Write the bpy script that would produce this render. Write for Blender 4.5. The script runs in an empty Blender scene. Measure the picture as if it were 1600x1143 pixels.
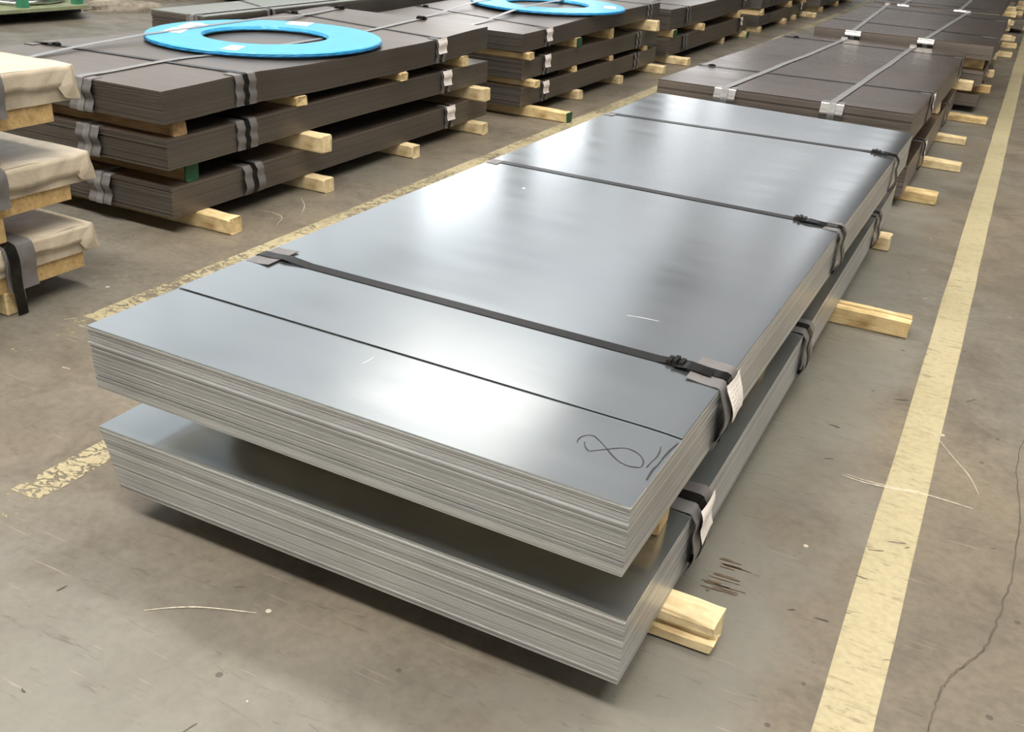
import bpy, bmesh, math, random
from mathutils import Vector, Matrix, noise
random.seed(7)
S = bpy.context.scene
C = S.collection

# ------------------------------------------------------------------ camera, world, light, exposure
cam_d = bpy.data.cameras.new('camera')
cam = bpy.data.objects.new('camera', cam_d); C.objects.link(cam); S.camera = cam
cam_d.sensor_fit = 'HORIZONTAL'; cam_d.sensor_width = 36.0; cam_d.lens = 36.0 * 1533.114 / 1600.0
cam_d.clip_start = 0.05; cam_d.clip_end = 300
cam.matrix_world = (Matrix.Translation((1.6452, -1.3326, 1.3734)) @ Matrix.Rotation(0.442, 4, 'Z')
                    @ Matrix.Rotation(1.1193, 4, 'X') @ Matrix.Rotation(0.0642, 4, 'Z'))
S.view_settings.view_transform = 'Standard'; S.view_settings.look = 'None'
S.view_settings.gamma = 1.0; S.view_settings.use_curve_mapping = False
S.view_settings.exposure = 0.0

W = bpy.data.worlds.new('world'); S.world = W; W.use_nodes = True
W.node_tree.nodes['Background'].inputs[0].default_value = (0.75, 0.85, 1.0, 1)
W.node_tree.nodes['Background'].inputs[1].default_value = 0.6

SKYLIGHT = 3.0       # roof panels over the packs
ROOF_STRIP = 25.0    # clear glazed strip across the roof, sunlit: the main light, warm white
SKYLIGHT_FAR = 2.3   # roof panel further down the hall, added for a bright reflection in the sheets
WINDOW = 2.7        # brighter windows of the left wall
WINDOW_DIM = 1.0     # dimmer windows of the left wall, strength fitted to the sheet reflections
ROOFLIGHT = .88      # added roof panels, strength fitted to what the sheets reflect
FRONT_FILL = 1.3      # glowing panel added on the front wall to light the pack fronts


# ------------------------------------------------------------------ helpers
def world_org(o):
    v = Vector((0, 0, 0))
    while o is not None:
        v += o.location; o = o.parent
    return v


def mk(name, verts, faces, mat, parent=None, smooth=False, kind=None, tint=None, loc=None):
    """ONE mesh object from world-space vertices."""
    org = world_org(parent) if parent is not None else Vector((0, 0, 0))
    if loc is not None: org = org + (Vector(loc) - org)
    me = bpy.data.meshes.new(name)
    me.from_pydata([tuple(Vector(v) - org) for v in verts], [], faces)
    if tint is not None:
        a = me.attributes.new('tint', 'FLOAT', 'POINT'); a.data.foreach_set('value', tint)
    me.materials.append(mat)
    if smooth:
        for p in me.polygons: p.use_smooth = True
    me.update()
    o = bpy.data.objects.new(name, me); C.objects.link(o)
    if parent is not None: o.parent = parent
    elif loc is not None: o.location = loc
    if kind: o['kind'] = kind
    return o


def fix_normals(o):
    bm = bmesh.new(); bm.from_mesh(o.data); bmesh.ops.recalc_face_normals(bm, faces=bm.faces)
    bm.to_mesh(o.data); bm.free(); return o


def thing(name, label, cat, loc, group=None):
    o = bpy.data.objects.new(name, None); C.objects.link(o); o.location = loc
    o.empty_display_size = .05
    return tag(o, label, cat, group)


def tag(o, label, cat, group=None):
    o['label'] = label; o['category'] = cat
    if group: o['group'] = group
    return o


class G:
    def __init__(s): s.v = []; s.f = []
    def add(s, v, f):
        n = len(s.v); s.v += [Vector(p) for p in v]; s.f += [tuple(i + n for i in q) for q in f]
    def box(s, x0, x1, y0, y1, z0, z1):
        s.add([(x0, y0, z0), (x1, y0, z0), (x1, y1, z0), (x0, y1, z0), (x0, y0, z1), (x1, y0, z1), (x1, y1, z1), (x0, y1, z1)],
              [(3, 2, 1, 0), (4, 5, 6, 7), (0, 1, 5, 4), (1, 2, 6, 5), (2, 3, 7, 6), (3, 0, 4, 7)])
    def ribbon(s, pts, wdir, width, thick, closed=False):
        pts = [Vector(p) for p in pts]; n = len(pts)
        vs = []
        for i, p in enumerate(pts):
            if closed: t = pts[(i + 1) % n] - pts[i - 1]
            else: t = pts[min(i + 1, n - 1)] - pts[max(i - 1, 0)]
            wd = Vector(wdir[i]) if isinstance(wdir, list) else Vector(wdir)
            nr = t.cross(wd).normalized(); h = wd.normalized() * width / 2
            vs += [p - h, p + h, p + h + nr * thick, p - h + nr * thick]
        fs = []
        m = n if closed else n - 1
        for i in range(m):
            a = 4 * i; b = 4 * ((i + 1) % n)
            for k in range(4): fs.append((a + k, a + (k + 1) % 4, b + (k + 1) % 4, b + k))
        if not closed: fs += [(3, 2, 1, 0), (4 * n - 4, 4 * n - 3, 4 * n - 2, 4 * n - 1)]
        s.add(vs, fs)
    def tube(s, pts, r, k=8, closed=False):
        pts = [Vector(p) for p in pts]; n = len(pts); vs = []
        for i, p in enumerate(pts):
            t = (pts[(i + 1) % n] - pts[i - 1]) if closed else (pts[min(i + 1, n - 1)] - pts[max(i - 1, 0)])
            t.normalize(); u = t.cross(Vector((0, 0, 1)))
            if u.length < 1e-3: u = t.cross(Vector((1, 0, 0)))
            u.normalize(); w = t.cross(u)
            vs += [p + (u * math.cos(2 * math.pi * j / k) + w * math.sin(2 * math.pi * j / k)) * r for j in range(k)]
        fs = []
        for i in range(n if closed else n - 1):
            a = k * i; b = k * ((i + 1) % n)
            fs += [(a + j, a + (j + 1) % k, b + (j + 1) % k, b + j) for j in range(k)]
        if not closed: fs += [tuple(range(k - 1, -1, -1)), tuple(range(k * (n - 1), k * n))]
        s.add(vs, fs)
    def make(s, name, mat, parent=None, **kw):
        rib = name in ('edge_protector', 'strap')
        o = fix_normals(mk(name, s.v, s.f, mat, parent, **{**kw, **({'smooth': True} if rib else {})}))
        if rib: o.data.set_sharp_from_angle(angle=.75)
        return o


def struct(name, g, mat, parent=None):
    o = g.make(name, mat, parent)
    if parent is None: o['kind'] = 'structure'
    return o


# ------------------------------------------------------------------ materials
def new_mat(name):
    m = bpy.data.materials.new(name); m.use_nodes = True
    nt = m.node_tree; b = nt.nodes['Principled BSDF']
    return m, nt, b


def N(nt, typ, **kw):
    n = nt.nodes.new(typ)
    for k, v in kw.items():
        if k in ('inputs',):
            for a, b in v.items(): n.inputs[a].default_value = b
        else: setattr(n, k, v)
    return n


def L(nt, a, b): nt.links.new(a, b)


def coords(nt, which='Object', scale=(1, 1, 1), rot=(0, 0, 0)):
    t = N(nt, 'ShaderNodeTexCoord'); mp = N(nt, 'ShaderNodeMapping')
    mp.inputs['Scale'].default_value = scale; mp.inputs['Rotation'].default_value = rot
    L(nt, t.outputs[which], mp.inputs[0]); return mp.outputs[0]


def nz(nt, vec, scale, detail=4, rough=.55, dist=0.0):
    n = N(nt, 'ShaderNodeTexNoise'); n.inputs['Scale'].default_value = scale; n.inputs['Detail'].default_value = detail
    n.inputs['Roughness'].default_value = rough; n.inputs['Distortion'].default_value = dist
    L(nt, vec, n.inputs['Vector']); return n.outputs['Fac']


def ramp(nt, fac, *stops):
    r = N(nt, 'ShaderNodeValToRGB'); e = r.color_ramp.elements
    while len(e) < len(stops): e.new(.5)
    for i, (p, c) in enumerate(stops):
        e[i].position = p; e[i].color = (*c, 1) if len(c) == 3 else c
    L(nt, fac, r.inputs[0]); return r.outputs[0]


def gray(a): return (a, a, a)


def mixc(nt, fac, a, b, mode='MIX'):
    m = N(nt, 'ShaderNodeMix', data_type='RGBA', blend_type=mode)
    for s, v in ((m.inputs[0], fac), (m.inputs[6], a), (m.inputs[7], b)):
        if isinstance(v, (int, float)): s.default_value = v
        elif isinstance(v, tuple): s.default_value = (*v, 1)
        else: L(nt, v, s)
    return m.outputs[2]


def math_n(nt, op, a, b=None):
    m = N(nt, 'ShaderNodeMath', operation=op)
    for s, v in zip(m.inputs, (a, b)):
        if v is None: continue
        if isinstance(v, (int, float)): s.default_value = v
        else: L(nt, v, s)
    return m.outputs[0]


def bump(nt, b, h, strength, dist=.002):
    n = N(nt, 'ShaderNodeBump'); n.inputs['Strength'].default_value = strength; n.inputs['Distance'].default_value = dist
    L(nt, h, n.inputs['Height']); L(nt, n.outputs[0], b.inputs['Normal'])


def sheet_top(name, ca, cb, rough, metallic, scr=.25):
    m, nt, b = new_mat(name)
    v = coords(nt)
    n1 = nz(nt, v, 1.3, 3); n2 = nz(nt, v, 160, 2)
    c = ramp(nt, n1, (.3, ca), (.7, cb))
    L(nt, c, b.inputs['Base Color']); b.inputs['Metallic'].default_value = metallic
    vs = coords(nt, scale=(1.5, 9, 4))
    st = nz(nt, vs, 1.2, 3, .5)
    r = ramp(nt, st, (.3, gray(rough - .02)), (.7, gray(rough + .03)))
    L(nt, r, b.inputs['Roughness'])
    return m


def sheet_edge(name, ca, cb, rough, metallic):
    m, nt, b = new_mat(name)
    at = N(nt, 'ShaderNodeAttribute', attribute_name='tint')
    v = coords(nt, scale=(3, 3, 60))
    n1 = nz(nt, v, 3, 5, .65)
    v2 = coords(nt, scale=(1, 1, .2)); n2 = nz(nt, v2, 2.3, 3)
    f = math_n(nt, 'ADD', math_n(nt, 'MULTIPLY', at.outputs['Fac'], .6), math_n(nt, 'MULTIPLY', n1, .4))
    c = ramp(nt, f, (.15, ca), (.85, cb))
    c = mixc(nt, .55, c, ramp(nt, n2, (.35, gray(.72)), (.6, gray(1))), 'MULTIPLY')
    L(nt, c, b.inputs['Base Color']); b.inputs['Metallic'].default_value = metallic
    b.inputs['Roughness'].default_value = rough
    v3 = coords(nt, scale=(60, 60, 900)); n3 = nz(nt, v3, 4, 2); bump(nt, b, n3, .08, .0006)
    return m


GALV_TOP = sheet_top('galvanised_sheet', (.55, .60, .628), (.61, .648, .668), .17, .955)
GALV_EDGE = sheet_edge('galvanised_edges', (.40, .405, .415), (.84, .85, .87), .34, .75)
DARK_TOP = sheet_top('brown_sheet', (.225, .186, .158), (.275, .23, .198), .33, .85)
DARK_EDGE = sheet_edge('brown_edges', (.155, .138, .124), (.235, .211, .190), .40, .7)
SHADED_TOP = sheet_top('shaded_brown_sheet', (.165, .126, .101), (.205, .162, .134), .28, .85)  # right row, same steel: weaker reflection put into the darker brown
LIT_EDGE = sheet_edge('lit_brown_edges', (.20, .172, .152), (.36, .315, .285), .40, .65)  # right row: light falling on the fronts put into the colour
GREEN_TOP = sheet_top('greenish_sheet', (.27, .29, .26), (.36, .375, .34), .36, .75)


def simple(name, col, rough=.5, metallic=0.0, var=.15, scale=30, spec=None, bmp=0.0, stretch=(1, 1, 1)):
    m, nt, b = new_mat(name)
    v = coords(nt, scale=stretch); n = nz(nt, v, scale, 4)
    lo = tuple(c * (1 - var) for c in col); hi = tuple(min(1, c * (1 + var)) for c in col)
    L(nt, ramp(nt, n, (.3, lo), (.7, hi)), b.inputs['Base Color'])
    b.inputs['Roughness'].default_value = rough; b.inputs['Metallic'].default_value = metallic
    if bmp: bump(nt, b, n, bmp, .003)
    return m


BLACK_BAND = simple('black_steel_band', (.010, .0095, .009), .24, .1, .3, 60)
BLACK_BAND.node_tree.nodes['Principled BSDF'].inputs['Specular IOR Level'].default_value = .25
GREY_BAND = simple('grey_steel_band', (.40, .40, .40), .38, .75, .1, 40)
PROT = simple('grey_protector', (.20, .19, .195), .42, .35, .12, 30)
PROT_BRIGHT = simple('bright_protector', (.46, .45, .44), .24, .95, .02, 20)
PROT_EDGE = simple('steel_clip', (.45, .44, .43), .3, .9, .15, 50)
GREEN_PAINT = simple('green_paint', (.012, .075, .032), .6, 0, .2, 40)
GREEN_MACHINE = simple('green_machine_paint', (.05, .24, .14), .5, 0, .25, 8)
GREEN_PLATE = simple('dusty_green_plate', (.22, .25, .15), .6, 0, .25, 6)
DARK_IRON = simple('dark_iron', (.03, .027, .024), .6, .3, .3, 10)
CHROME = simple('shiny_wire_coil', (.6, .62, .6), .22, 1, .2, 12)
RUBBLE = simple('rough_concrete', (.26, .23, .19), .9, 0, .35, 18, bmp=.6)
BLUE = simple('blue_plastic', (.055, .40, .78), .32, 0, .06, 10)
BLUE_DARK = simple('blue_plastic_rim', (.02, .22, .50), .4, 0, .15, 40)
WHITE_PRINT = simple('white_print', (.82, .83, .84), .5, 0, .04, 30)
INK = simple('black_marker_ink', (.016, .017, .02), .5, 0, .2, 60)


def wood_mat(name, ca, cb, dark=.45):
    m, nt, b = new_mat(name)
    v = coords(nt, scale=(3, 26, 26)); n = nz(nt, v, 2.0, 6, .62, .6)
    v2 = coords(nt); n2 = nz(nt, v2, 9, 4)
    c = ramp(nt, n, (.25, tuple(x * dark for x in ca)), (.42, ca), (.75, cb))
    c = mixc(nt, .5, c, ramp(nt, n2, (.30, (.42, .33, .24)), (.5, gray(1))), 'MULTIPLY')
    L(nt, c, b.inputs['Base Color']); b.inputs['Roughness'].default_value = .78
    bump(nt, b, n, .35, .003)
    return m


WOOD = wood_mat('pine', (.64, .48, .24), (.86, .71, .43), .6)
WOOD_SHADED = wood_mat('shaded_board', (.24, .15, .07), (.40, .27, .13), .5)  # bearers under the near left packs: shade put into the wood colour
WOOD_PALE = wood_mat('pale_pine', (.72, .57, .32), (.90, .78, .52), .65)
WOOD_ORANGE = wood_mat('orange_board', (.50, .34, .145), (.66, .48, .24), .55)
WOOD_STAINED = wood_mat('weathered_pine', (.62, .45, .21), (.84, .70, .42), .40)

# white paper tag with rows of small print
PAPER, nt, b = new_mat('tag_paper')
tc = coords(nt, 'Generated')
sep = N(nt, 'ShaderNodeSeparateXYZ'); L(nt, tc, sep.inputs[0])
rows = math_n(nt, 'GREATER_THAN', math_n(nt, 'FRACT', math_n(nt, 'MULTIPLY', sep.outputs[2], 9.0)), .62)
wn = nz(nt, coords(nt, 'Generated', scale=(1, 14, 9)), 2.2, 2)
words = math_n(nt, 'GREATER_THAN', wn, .52)
inside = math_n(nt, 'MULTIPLY', math_n(nt, 'LESS_THAN', math_n(nt, 'ABSOLUTE', math_n(nt, 'SUBTRACT', sep.outputs[1], .42)), .32),
                math_n(nt, 'LESS_THAN', math_n(nt, 'ABSOLUTE', math_n(nt, 'SUBTRACT', sep.outputs[2], .5)), .36))
pr = math_n(nt, 'MULTIPLY', math_n(nt, 'MULTIPLY', rows, words), inside)
L(nt, mixc(nt, pr, (.86, .81, .79), (.45, .41, .42)), b.inputs['Base Color']); b.inputs['Roughness'].default_value = .6

# translucent tan packing film
FILM, nt, b = new_mat('tan_packing_film')
v = coords(nt, scale=(1, 1, 1)); n = nz(nt, v, 5, 5, .6, .8)
vf = coords(nt, scale=(60, 4, 60)); nf = nz(nt, vf, 4, 3)
c = ramp(nt, n, (.3, (.38, .32, .24)), (.6, (.62, .545, .43)))
L(nt, mixc(nt, .25, c, ramp(nt, nf, (.3, gray(.6)), (.7, gray(1))), 'MULTIPLY'), b.inputs['Base Color'])
b.inputs['Roughness'].default_value = .42; b.inputs['Coat Weight'].default_value = .12; b.inputs['Coat Roughness'].default_value = .2
bump(nt, b, n, .35, .02)

# painted factory floor
FLOOR, nt, b = new_mat('worn_concrete_floor')
v = coords(nt)
big = nz(nt, v, .55, 5, .6); mid = nz(nt, v, 3.2, 6, .65, .4); fine = nz(nt, v, 38, 4, .6)
c = ramp(nt, big, (.32, (.138, .121, .096)), (.5, (.172, .147, .113)), (.68, (.222, .186, .137)))
# greyer, more trodden ground
gx = nz(nt, v, .42, 2)
c = mixc(nt, ramp(nt, gx, (.45, gray(0)), (.6, gray(.75))), c, (.165, .162, .146))
c = mixc(nt, ramp(nt, mid, (.46, gray(0)), (.68, gray(.75))), c, (.095, .079, .060))
c = mixc(nt, .42, c, ramp(nt, fine, (.32, gray(.5)), (.6, gray(1))), 'MULTIPLY')
# smoother grey-green strip along the packs
sx = N(nt, 'ShaderNodeSeparateXYZ'); L(nt, v, sx.inputs[0])
wob = math_n(nt, 'ADD', sx.outputs[0], math_n(nt, 'MULTIPLY', nz(nt, v, 1.7, 4), .9))
front = ramp(nt, math_n(nt, 'ADD', math_n(nt, 'MULTIPLY', math_n(nt, 'ADD', sx.outputs[1], math_n(nt, 'MULTIPLY', nz(nt, v, 1.2, 4), .9)), .5), .5), (.5, gray(1)), (.75, gray(0)))
strip = math_n(nt, 'MULTIPLY', ramp(nt, math_n(nt, 'MULTIPLY', wob, .5), (.76, gray(0)), (.84, gray(1))), ramp(nt, math_n(nt, 'MULTIPLY', wob, .5), (.92, gray(1)), (1.0, gray(0))))
c = mixc(nt, math_n(nt, 'MULTIPLY', math_n(nt, 'MAXIMUM', strip, front), .65), c, (.190, .188, .168))
# drag marks, dark and pale
sv = coords(nt, scale=(3.5, 22, 1), rot=(0, 0, .25)); s1 = nz(nt, sv, 2.4, 6, .75, .9)
c = mixc(nt, ramp(nt, s1, (.58, gray(0)), (.68, gray(.6))), c, (.070, .057, .044))
sv2 = coords(nt, scale=(1.6, 60, 1), rot=(0, 0, -.35)); s2 = nz(nt, sv2, 1.9, 4, .7, .2)
c = mixc(nt, ramp(nt, s2, (.64, gray(0)), (.72, gray(.5))), c, (.42, .37, .29))
vor = N(nt, 'ShaderNodeTexVoronoi'); vor.inputs['Scale'].default_value = 7.5; L(nt, v, vor.inputs['Vector'])
sp = math_n(nt, 'LESS_THAN', vor.outputs['Distance'], .055)
c = mixc(nt, math_n(nt, 'MULTIPLY', sp, .75), c, (.05, .04, .032))
vor2 = N(nt, 'ShaderNodeTexVoronoi'); vor2.inputs['Scale'].default_value = 4.1; L(nt, coords(nt, rot=(0, 0, .7)), vor2.inputs['Vector'])
c = mixc(nt, math_n(nt, 'MULTIPLY', math_n(nt, 'LESS_THAN', vor2.outputs['Distance'], .03), .8), c, (.55, .50, .42))
L(nt, c, b.inputs['Base Color'])
L(nt, ramp(nt, mid, (.3, gray(.36)), (.7, gray(.58))), b.inputs['Roughness'])
bump(nt, b, fine, .12, .002)


def paint_mat(name, wear):
    m, nt, b = new_mat(name)
    v = coords(nt)
    a = nz(nt, v, 30, 7, .75, .5); sv = coords(nt, scale=(5, 24, 1), rot=(0, 0, .5)); s = nz(nt, sv, 2.2, 6, .75, 1.2)
    d = nz(nt, v, 2.0, 3)
    c = ramp(nt, d, (.3, (.335, .295, .18)), (.7, (.415, .365, .235)))
    c = mixc(nt, ramp(nt, s, (.54, gray(0)), (.66, gray(.7))), c, (.14, .11, .065))
    c = mixc(nt, .3, c, ramp(nt, nz(nt, v, 60, 3), (.3, gray(.6)), (.6, gray(1))), 'MULTIPLY')
    L(nt, c, b.inputs['Base Color']); b.inputs['Roughness'].default_value = .55
    vo = N(nt, 'ShaderNodeTexVoronoi', feature='DISTANCE_TO_EDGE'); vo.inputs['Scale'].default_value = 26
    wv = coords(nt, scale=(.75, 1.5, 1)); wob = N(nt, 'ShaderNodeMix', data_type='VECTOR'); wob.inputs[0].default_value = .06
    nn = N(nt, 'ShaderNodeTexNoise'); nn.inputs['Scale'].default_value = 22; L(nt, wv, nn.inputs['Vector'])
    L(nt, wv, wob.inputs[4]); L(nt, nn.outputs['Color'], wob.inputs[5]); L(nt, wob.outputs[1], vo.inputs['Vector'])
    crk = math_n(nt, 'MULTIPLY', math_n(nt, 'SUBTRACT', vo.outputs['Distance'], .09), 1.0)
    h = math_n(nt, 'ADD', math_n(nt, 'MULTIPLY', a, .6), math_n(nt, 'MULTIPLY', d, .4))
    h = math_n(nt, 'ADD', h, math_n(nt, 'MINIMUM', crk, .02))
    L(nt, ramp(nt, h, (wear, gray(0)), (wear + .03, gray(1))), b.inputs['Alpha'])
    return m


PAINT = paint_mat('yellow_line_paint', .30)
PAINT_WORN = paint_mat('worn_yellow_line_paint', .44)
PAINT_CRACKED = paint_mat('cracked_yellow_line_paint', .46)
PAINT_FADED = paint_mat('faded_yellow_line_paint', .56)
CRACK = simple('dark_crack', (.085, .071, .055), .8, 0, .3, 20)
SCRATCH = simple('pale_scratch', (.50, .45, .37), .7, 0, .3, 80)
STAIN = simple('rust_stain', (.13, .085, .05), .7, 0, .3, 40)


def emit(name, col, strength):
    m = bpy.data.materials.new(name); m.use_nodes = True; nt = m.node_tree; nt.nodes.clear()
    e = N(nt, 'ShaderNodeEmission'); e.inputs[0].default_value = (*col, 1); e.inputs[1].default_value = strength
    o = N(nt, 'ShaderNodeOutputMaterial'); L(nt, e.outputs[0], o.inputs[0]); return m


WALL = simple('painted_wall', (.45, .44, .42), .8, 0, .1, 2)
ROOF = simple('roof_sheeting', (.22, .205, .20), .8, 0, .12, 2)
STEEL = simple('roof_steel', (.20, .19, .19), .6, 0, .1, 3)
SKY_PANEL = emit('skylight_panel', (1.0, .93, .80), SKYLIGHT)
STRIP_PANE = emit('sunlit_roof_strip', (1.0, .945, .85), ROOF_STRIP)
SKY_PANEL_FAR = emit('far_skylight_panel', (1.0, .96, .90), SKYLIGHT_FAR)
WIN_DIM = emit('dim_window_daylight', (.95, .98, 1.0), WINDOW_DIM)
FRONT_FILL_PANE = emit('front_wall_fill', (1.0, .96, .90), FRONT_FILL)
ROOF_PANE_DULL = emit('added_dim_roof_light', (.98, .96, .97), ROOFLIGHT * .5)
ROOF_PANE_FAR = emit('added_far_roof_light', (.98, .98, 1.0), ROOFLIGHT * 1.5)
ROOF_PANE = emit('added_roof_light', (.95, .97, 1.0), ROOFLIGHT)
WIN_PANE = emit('window_daylight', (.97, .985, 1.0), WINDOW)

# ------------------------------------------------------------------ the hall
X0, X1, Y0, Y1, ZC = -14.0, 12.0, -12.0, 70.0, 11.0
g = G(); g.box(X0, X1, Y0, Y1, -.2, 0); FL = struct('floor', g, FLOOR)
g = G(); g.box(X0, X1, Y0, Y1, ZC, ZC + .2); struct('ceiling', g, ROOF)
g = G(); g.box(X0 - .3, X0, Y0, Y1, 0, ZC); struct('wall_left', g, WALL)
g = G(); g.box(X1, X1 + .3, Y0, Y1, 0, ZC); struct('wall_right', g, WALL)
g = G(); g.box(X0, X1, Y1, Y1 + .3, 0, ZC); struct('wall_back', g, WALL)
g = G(); g.box(X0, X1, Y0 - .3, Y0, 0, ZC); struct('wall_front', g, WALL)
wn_i = 1


def window(g, mat):
    global wn_i
    o = struct('window_%d' % wn_i, g, mat); wn_i += 1
    return o


# tall window bays between the columns of the left wall
for y0, y1, dim in ((8.0, 13.6, 1), (13.8, 19.4, 1), (19.6, 24.6, 1), (24.8, 30.2, 0), (33.0, 38.0, 0), (40.0, 43.5, 1), (49.0, 55.0, 0), (57.0, 62.0, 0)):
    g = G(); g.box(X0 + .01, X0 + .06, y0, y1, 2.2, 10.2); window(g, WIN_DIM if dim else WIN_PANE)
for y0, y1 in ((-3.6, -1.6), (4.6, 5.6)):
    g = G(); g.box(-9.0, 8.0, y0, y1, ZC - .06, ZC - .01); window(g, STRIP_PANE)
# skylights over the packs (rows across the hall) and further on
for x0, x1, y0, y1 in ((-5.0, -2.6, -1.4, 4.4), (.4, 2.8, -1.4, 4.4), (6.0, 8.4, -1.4, 4.4), (-5.0, -2.6, 5.8, 9.5), (.4, 2.8, 5.8, 9.5)):
    g = G(); g.box(x0, x1, y0, y1, ZC - .06, ZC - .01); window(g, SKY_PANEL)
g = G(); g.box(-6.0, 9.0, Y0 + .01, Y0 + .06, 3.2, 9.6); window(g, FRONT_FILL_PANE)  # unseen panel high on the front wall, added to brighten front faces
g = G(); g.box(-10.6, -6.0, 14.9, 19.6, ZC - .06, ZC - .01); window(g, SKY_PANEL_FAR)
for y0, y1, x0, x1 in ((10.5, 14.8, -13.8, -5.6), (14.85, 19.65, -13.8, -10.7), (19.7, 25.7, -13.8, -6.2), (25.75, 34.0, -13.8, -7.4)):
    g = G(); g.box(x0, x1, y0, y1, ZC - .06, ZC - .01); window(g, ROOF_PANE)  # unseen roof panels added to brighten what the sheets mirror
g = G(); g.box(-5.5, -1.0, 11.0, 34.0, ZC - .06, ZC - .01); window(g, ROOF_PANE_DULL)
for x0, x1 in ((-13.0, -11.2), (-10.2, -8.9), (-7.6, -5.4), (-4.6, -2.6)):
    g = G(); g.box(x0, x1, 34.2, 66.0, ZC - .06, ZC - .01); window(g, ROOF_PANE_FAR)
for i, x in enumerate((-10.65, -5.55, -.6, 4.5, 9.5)):
    g = G(); g.box(x - .12, x + .12, Y0, Y1, ZC - .45, ZC - .1)
    struct('trim_%d' % (i + 1), g, STEEL)

# painted lines: part of the floor
def line(name, x0, x1, y0, y1, mat, ragged=None):
    g = G(); n = int((y1 - y0) / .25)
    vs = []
    for i in range(n + 1):
        y = y0 + (y1 - y0) * i / n
        vs += [(x0 + random.uniform(-.002, .002), y, .0012), (x1 + random.uniform(-.002, .002), y, .0012)]
    g.add(vs, [(2 * i, 2 * i + 1, 2 * i + 3, 2 * i + 2) for i in range(n)])
    o = mk(name, g.v, g.f, mat, FL); return o


line('painted_line', 1.602, 1.708, -6, 45, PAINT)
line('painted_line', -.947, -.845, .76, 45, PAINT_WORN)
line('painted_line', -.955, -.85, .46, .76, PAINT_FADED)
line('painted_line', -.272, -.178, -.06, 3.4, PAINT_CRACKED)
line('painted_line', -.275, -.178, -.5, -.06, PAINT_FADED)


def mark(name, pts, width, mat, z=.0016):
    g = G(); pts = [Vector((x, y, z)) for x, y in pts]
    vs = []
    for i, p in enumerate(pts):
        t = pts[min(i + 1, len(pts) - 1)] - pts[max(i - 1, 0)]; nrm = Vector((-t.y, t.x, 0)).normalized()
        w = width * (.35 + .65 * math.sin(math.pi * (i + .6) / (len(pts) + .2))) * random.uniform(.7, 1.2)
        vs += [p - nrm * w / 2, p + nrm * w / 2]
    g.add(vs, [(2 * i, 2 * i + 1, 2 * i + 3, 2 * i + 2) for i in range(len(pts) - 1)])
    return mk(name, g.v, g.f, mat, FL)


def curve_pts(pts, n=8):
    out = []
    P = [Vector((*p, 0)) for p in pts]
    for i in range(len(P) - 1):
        a, b_, c_, d = P[max(i - 1, 0)], P[i], P[i + 1], P[min(i + 2, len(P) - 1)]
        for k in range(n):
            t = k / n
            out.append(.5 * ((2 * b_) + (c_ - a) * t + (2 * a - 5 * b_ + 4 * c_ - d) * t * t + (3 * b_ - a - 3 * c_ + d) * t ** 3))
    out.append(P[-1]); return [(p.x, p.y) for p in out]


def jag(pts, a): return [(x + random.uniform(-a, a), y + random.uniform(-a, a)) for x, y in pts]


mark('crack', jag(curve_pts([(1.95, 1.75), (1.916, 1.481), (1.93, 1.15), (1.921, .879), (1.90, .70), (1.882, .581), (1.83, .46), (1.81, .391), (1.799, .265), (1.78, .1)]), .003), .005, CRACK)
mark('scratch', curve_pts([(1.489, 1.125), (1.55, 1.118), (1.62, 1.128), (1.70, 1.145), (1.82, 1.14)]), .006, SCRATCH)
mark('scratch', curve_pts([(1.50, 1.135), (1.56, 1.13), (1.64, 1.14), (1.69, 1.155)]), .004, SCRATCH)
mark('scratch', curve_pts([(1.68, 1.53), (1.75, 1.40), (1.80, 1.31), (1.83, 1.22)]), .003, SCRATCH)
mark('scratch', curve_pts([(-.28, .62), (-.24, .55), (-.235, .49), (-.25, .44)]), .006, SCRATCH)
mark('scratch', curve_pts([(-.18, .60), (-.10, .56), (-.02, .55)]), .003, SCRATCH)
mark('scratch', curve_pts([(.32, -.22), (.40, -.16), (.52, -.11)]), .004, SCRATCH)
mark('scratch', curve_pts([(-1.28, 2.02), (-1.18, 2.03), (-1.11, 2.0), (-1.06, 1.90)]), .004, SCRATCH)
mark('scratch', curve_pts([(-1.24, 2.30), (-1.14, 2.20), (-1.08, 2.10)]), .004, SCRATCH)
for k in range(16):
    y = .455 + random.random() * .14; x = random.uniform(1.285, 1.33); l = random.uniform(.02, .075)
    mark('stain', jag([(x + l * t, y + .05 * l * t) for t in (0, .25, .5, .75, 1)], .0012), random.uniform(.003, .007), STAIN)
for k in range(80):
    x = random.uniform(1.34, 2.4); y = random.uniform(-.4, 4.5); a = random.gauss(.3, .5); l = random.uniform(.01, .045)
    pts = [(x + math.cos(a) * l * t, y + math.sin(a) * l * t + random.uniform(-.002, .002)) for t in (0, .33, .66, 1)]
    mark('scuff', pts, random.uniform(.002, .005), CRACK if k % 3 else SCRATCH)
for k in range(60):
    x = random.uniform(-1.2, .9); y = random.uniform(-.9, -.05) if k % 2 else random.uniform(.4, 1.6)
    if y > 0: x = random.uniform(-1.0, -.05)
    a = random.gauss(.6, .6); l = random.uniform(.01, .05)
    pts = [(x + math.cos(a) * l * t, y + math.sin(a) * l * t + random.uniform(-.003, .003)) for t in (0, .33, .66, 1)]
    mark('scuff', pts, random.uniform(.002, .0045), CRACK if k % 2 else SCRATCH)


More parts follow.
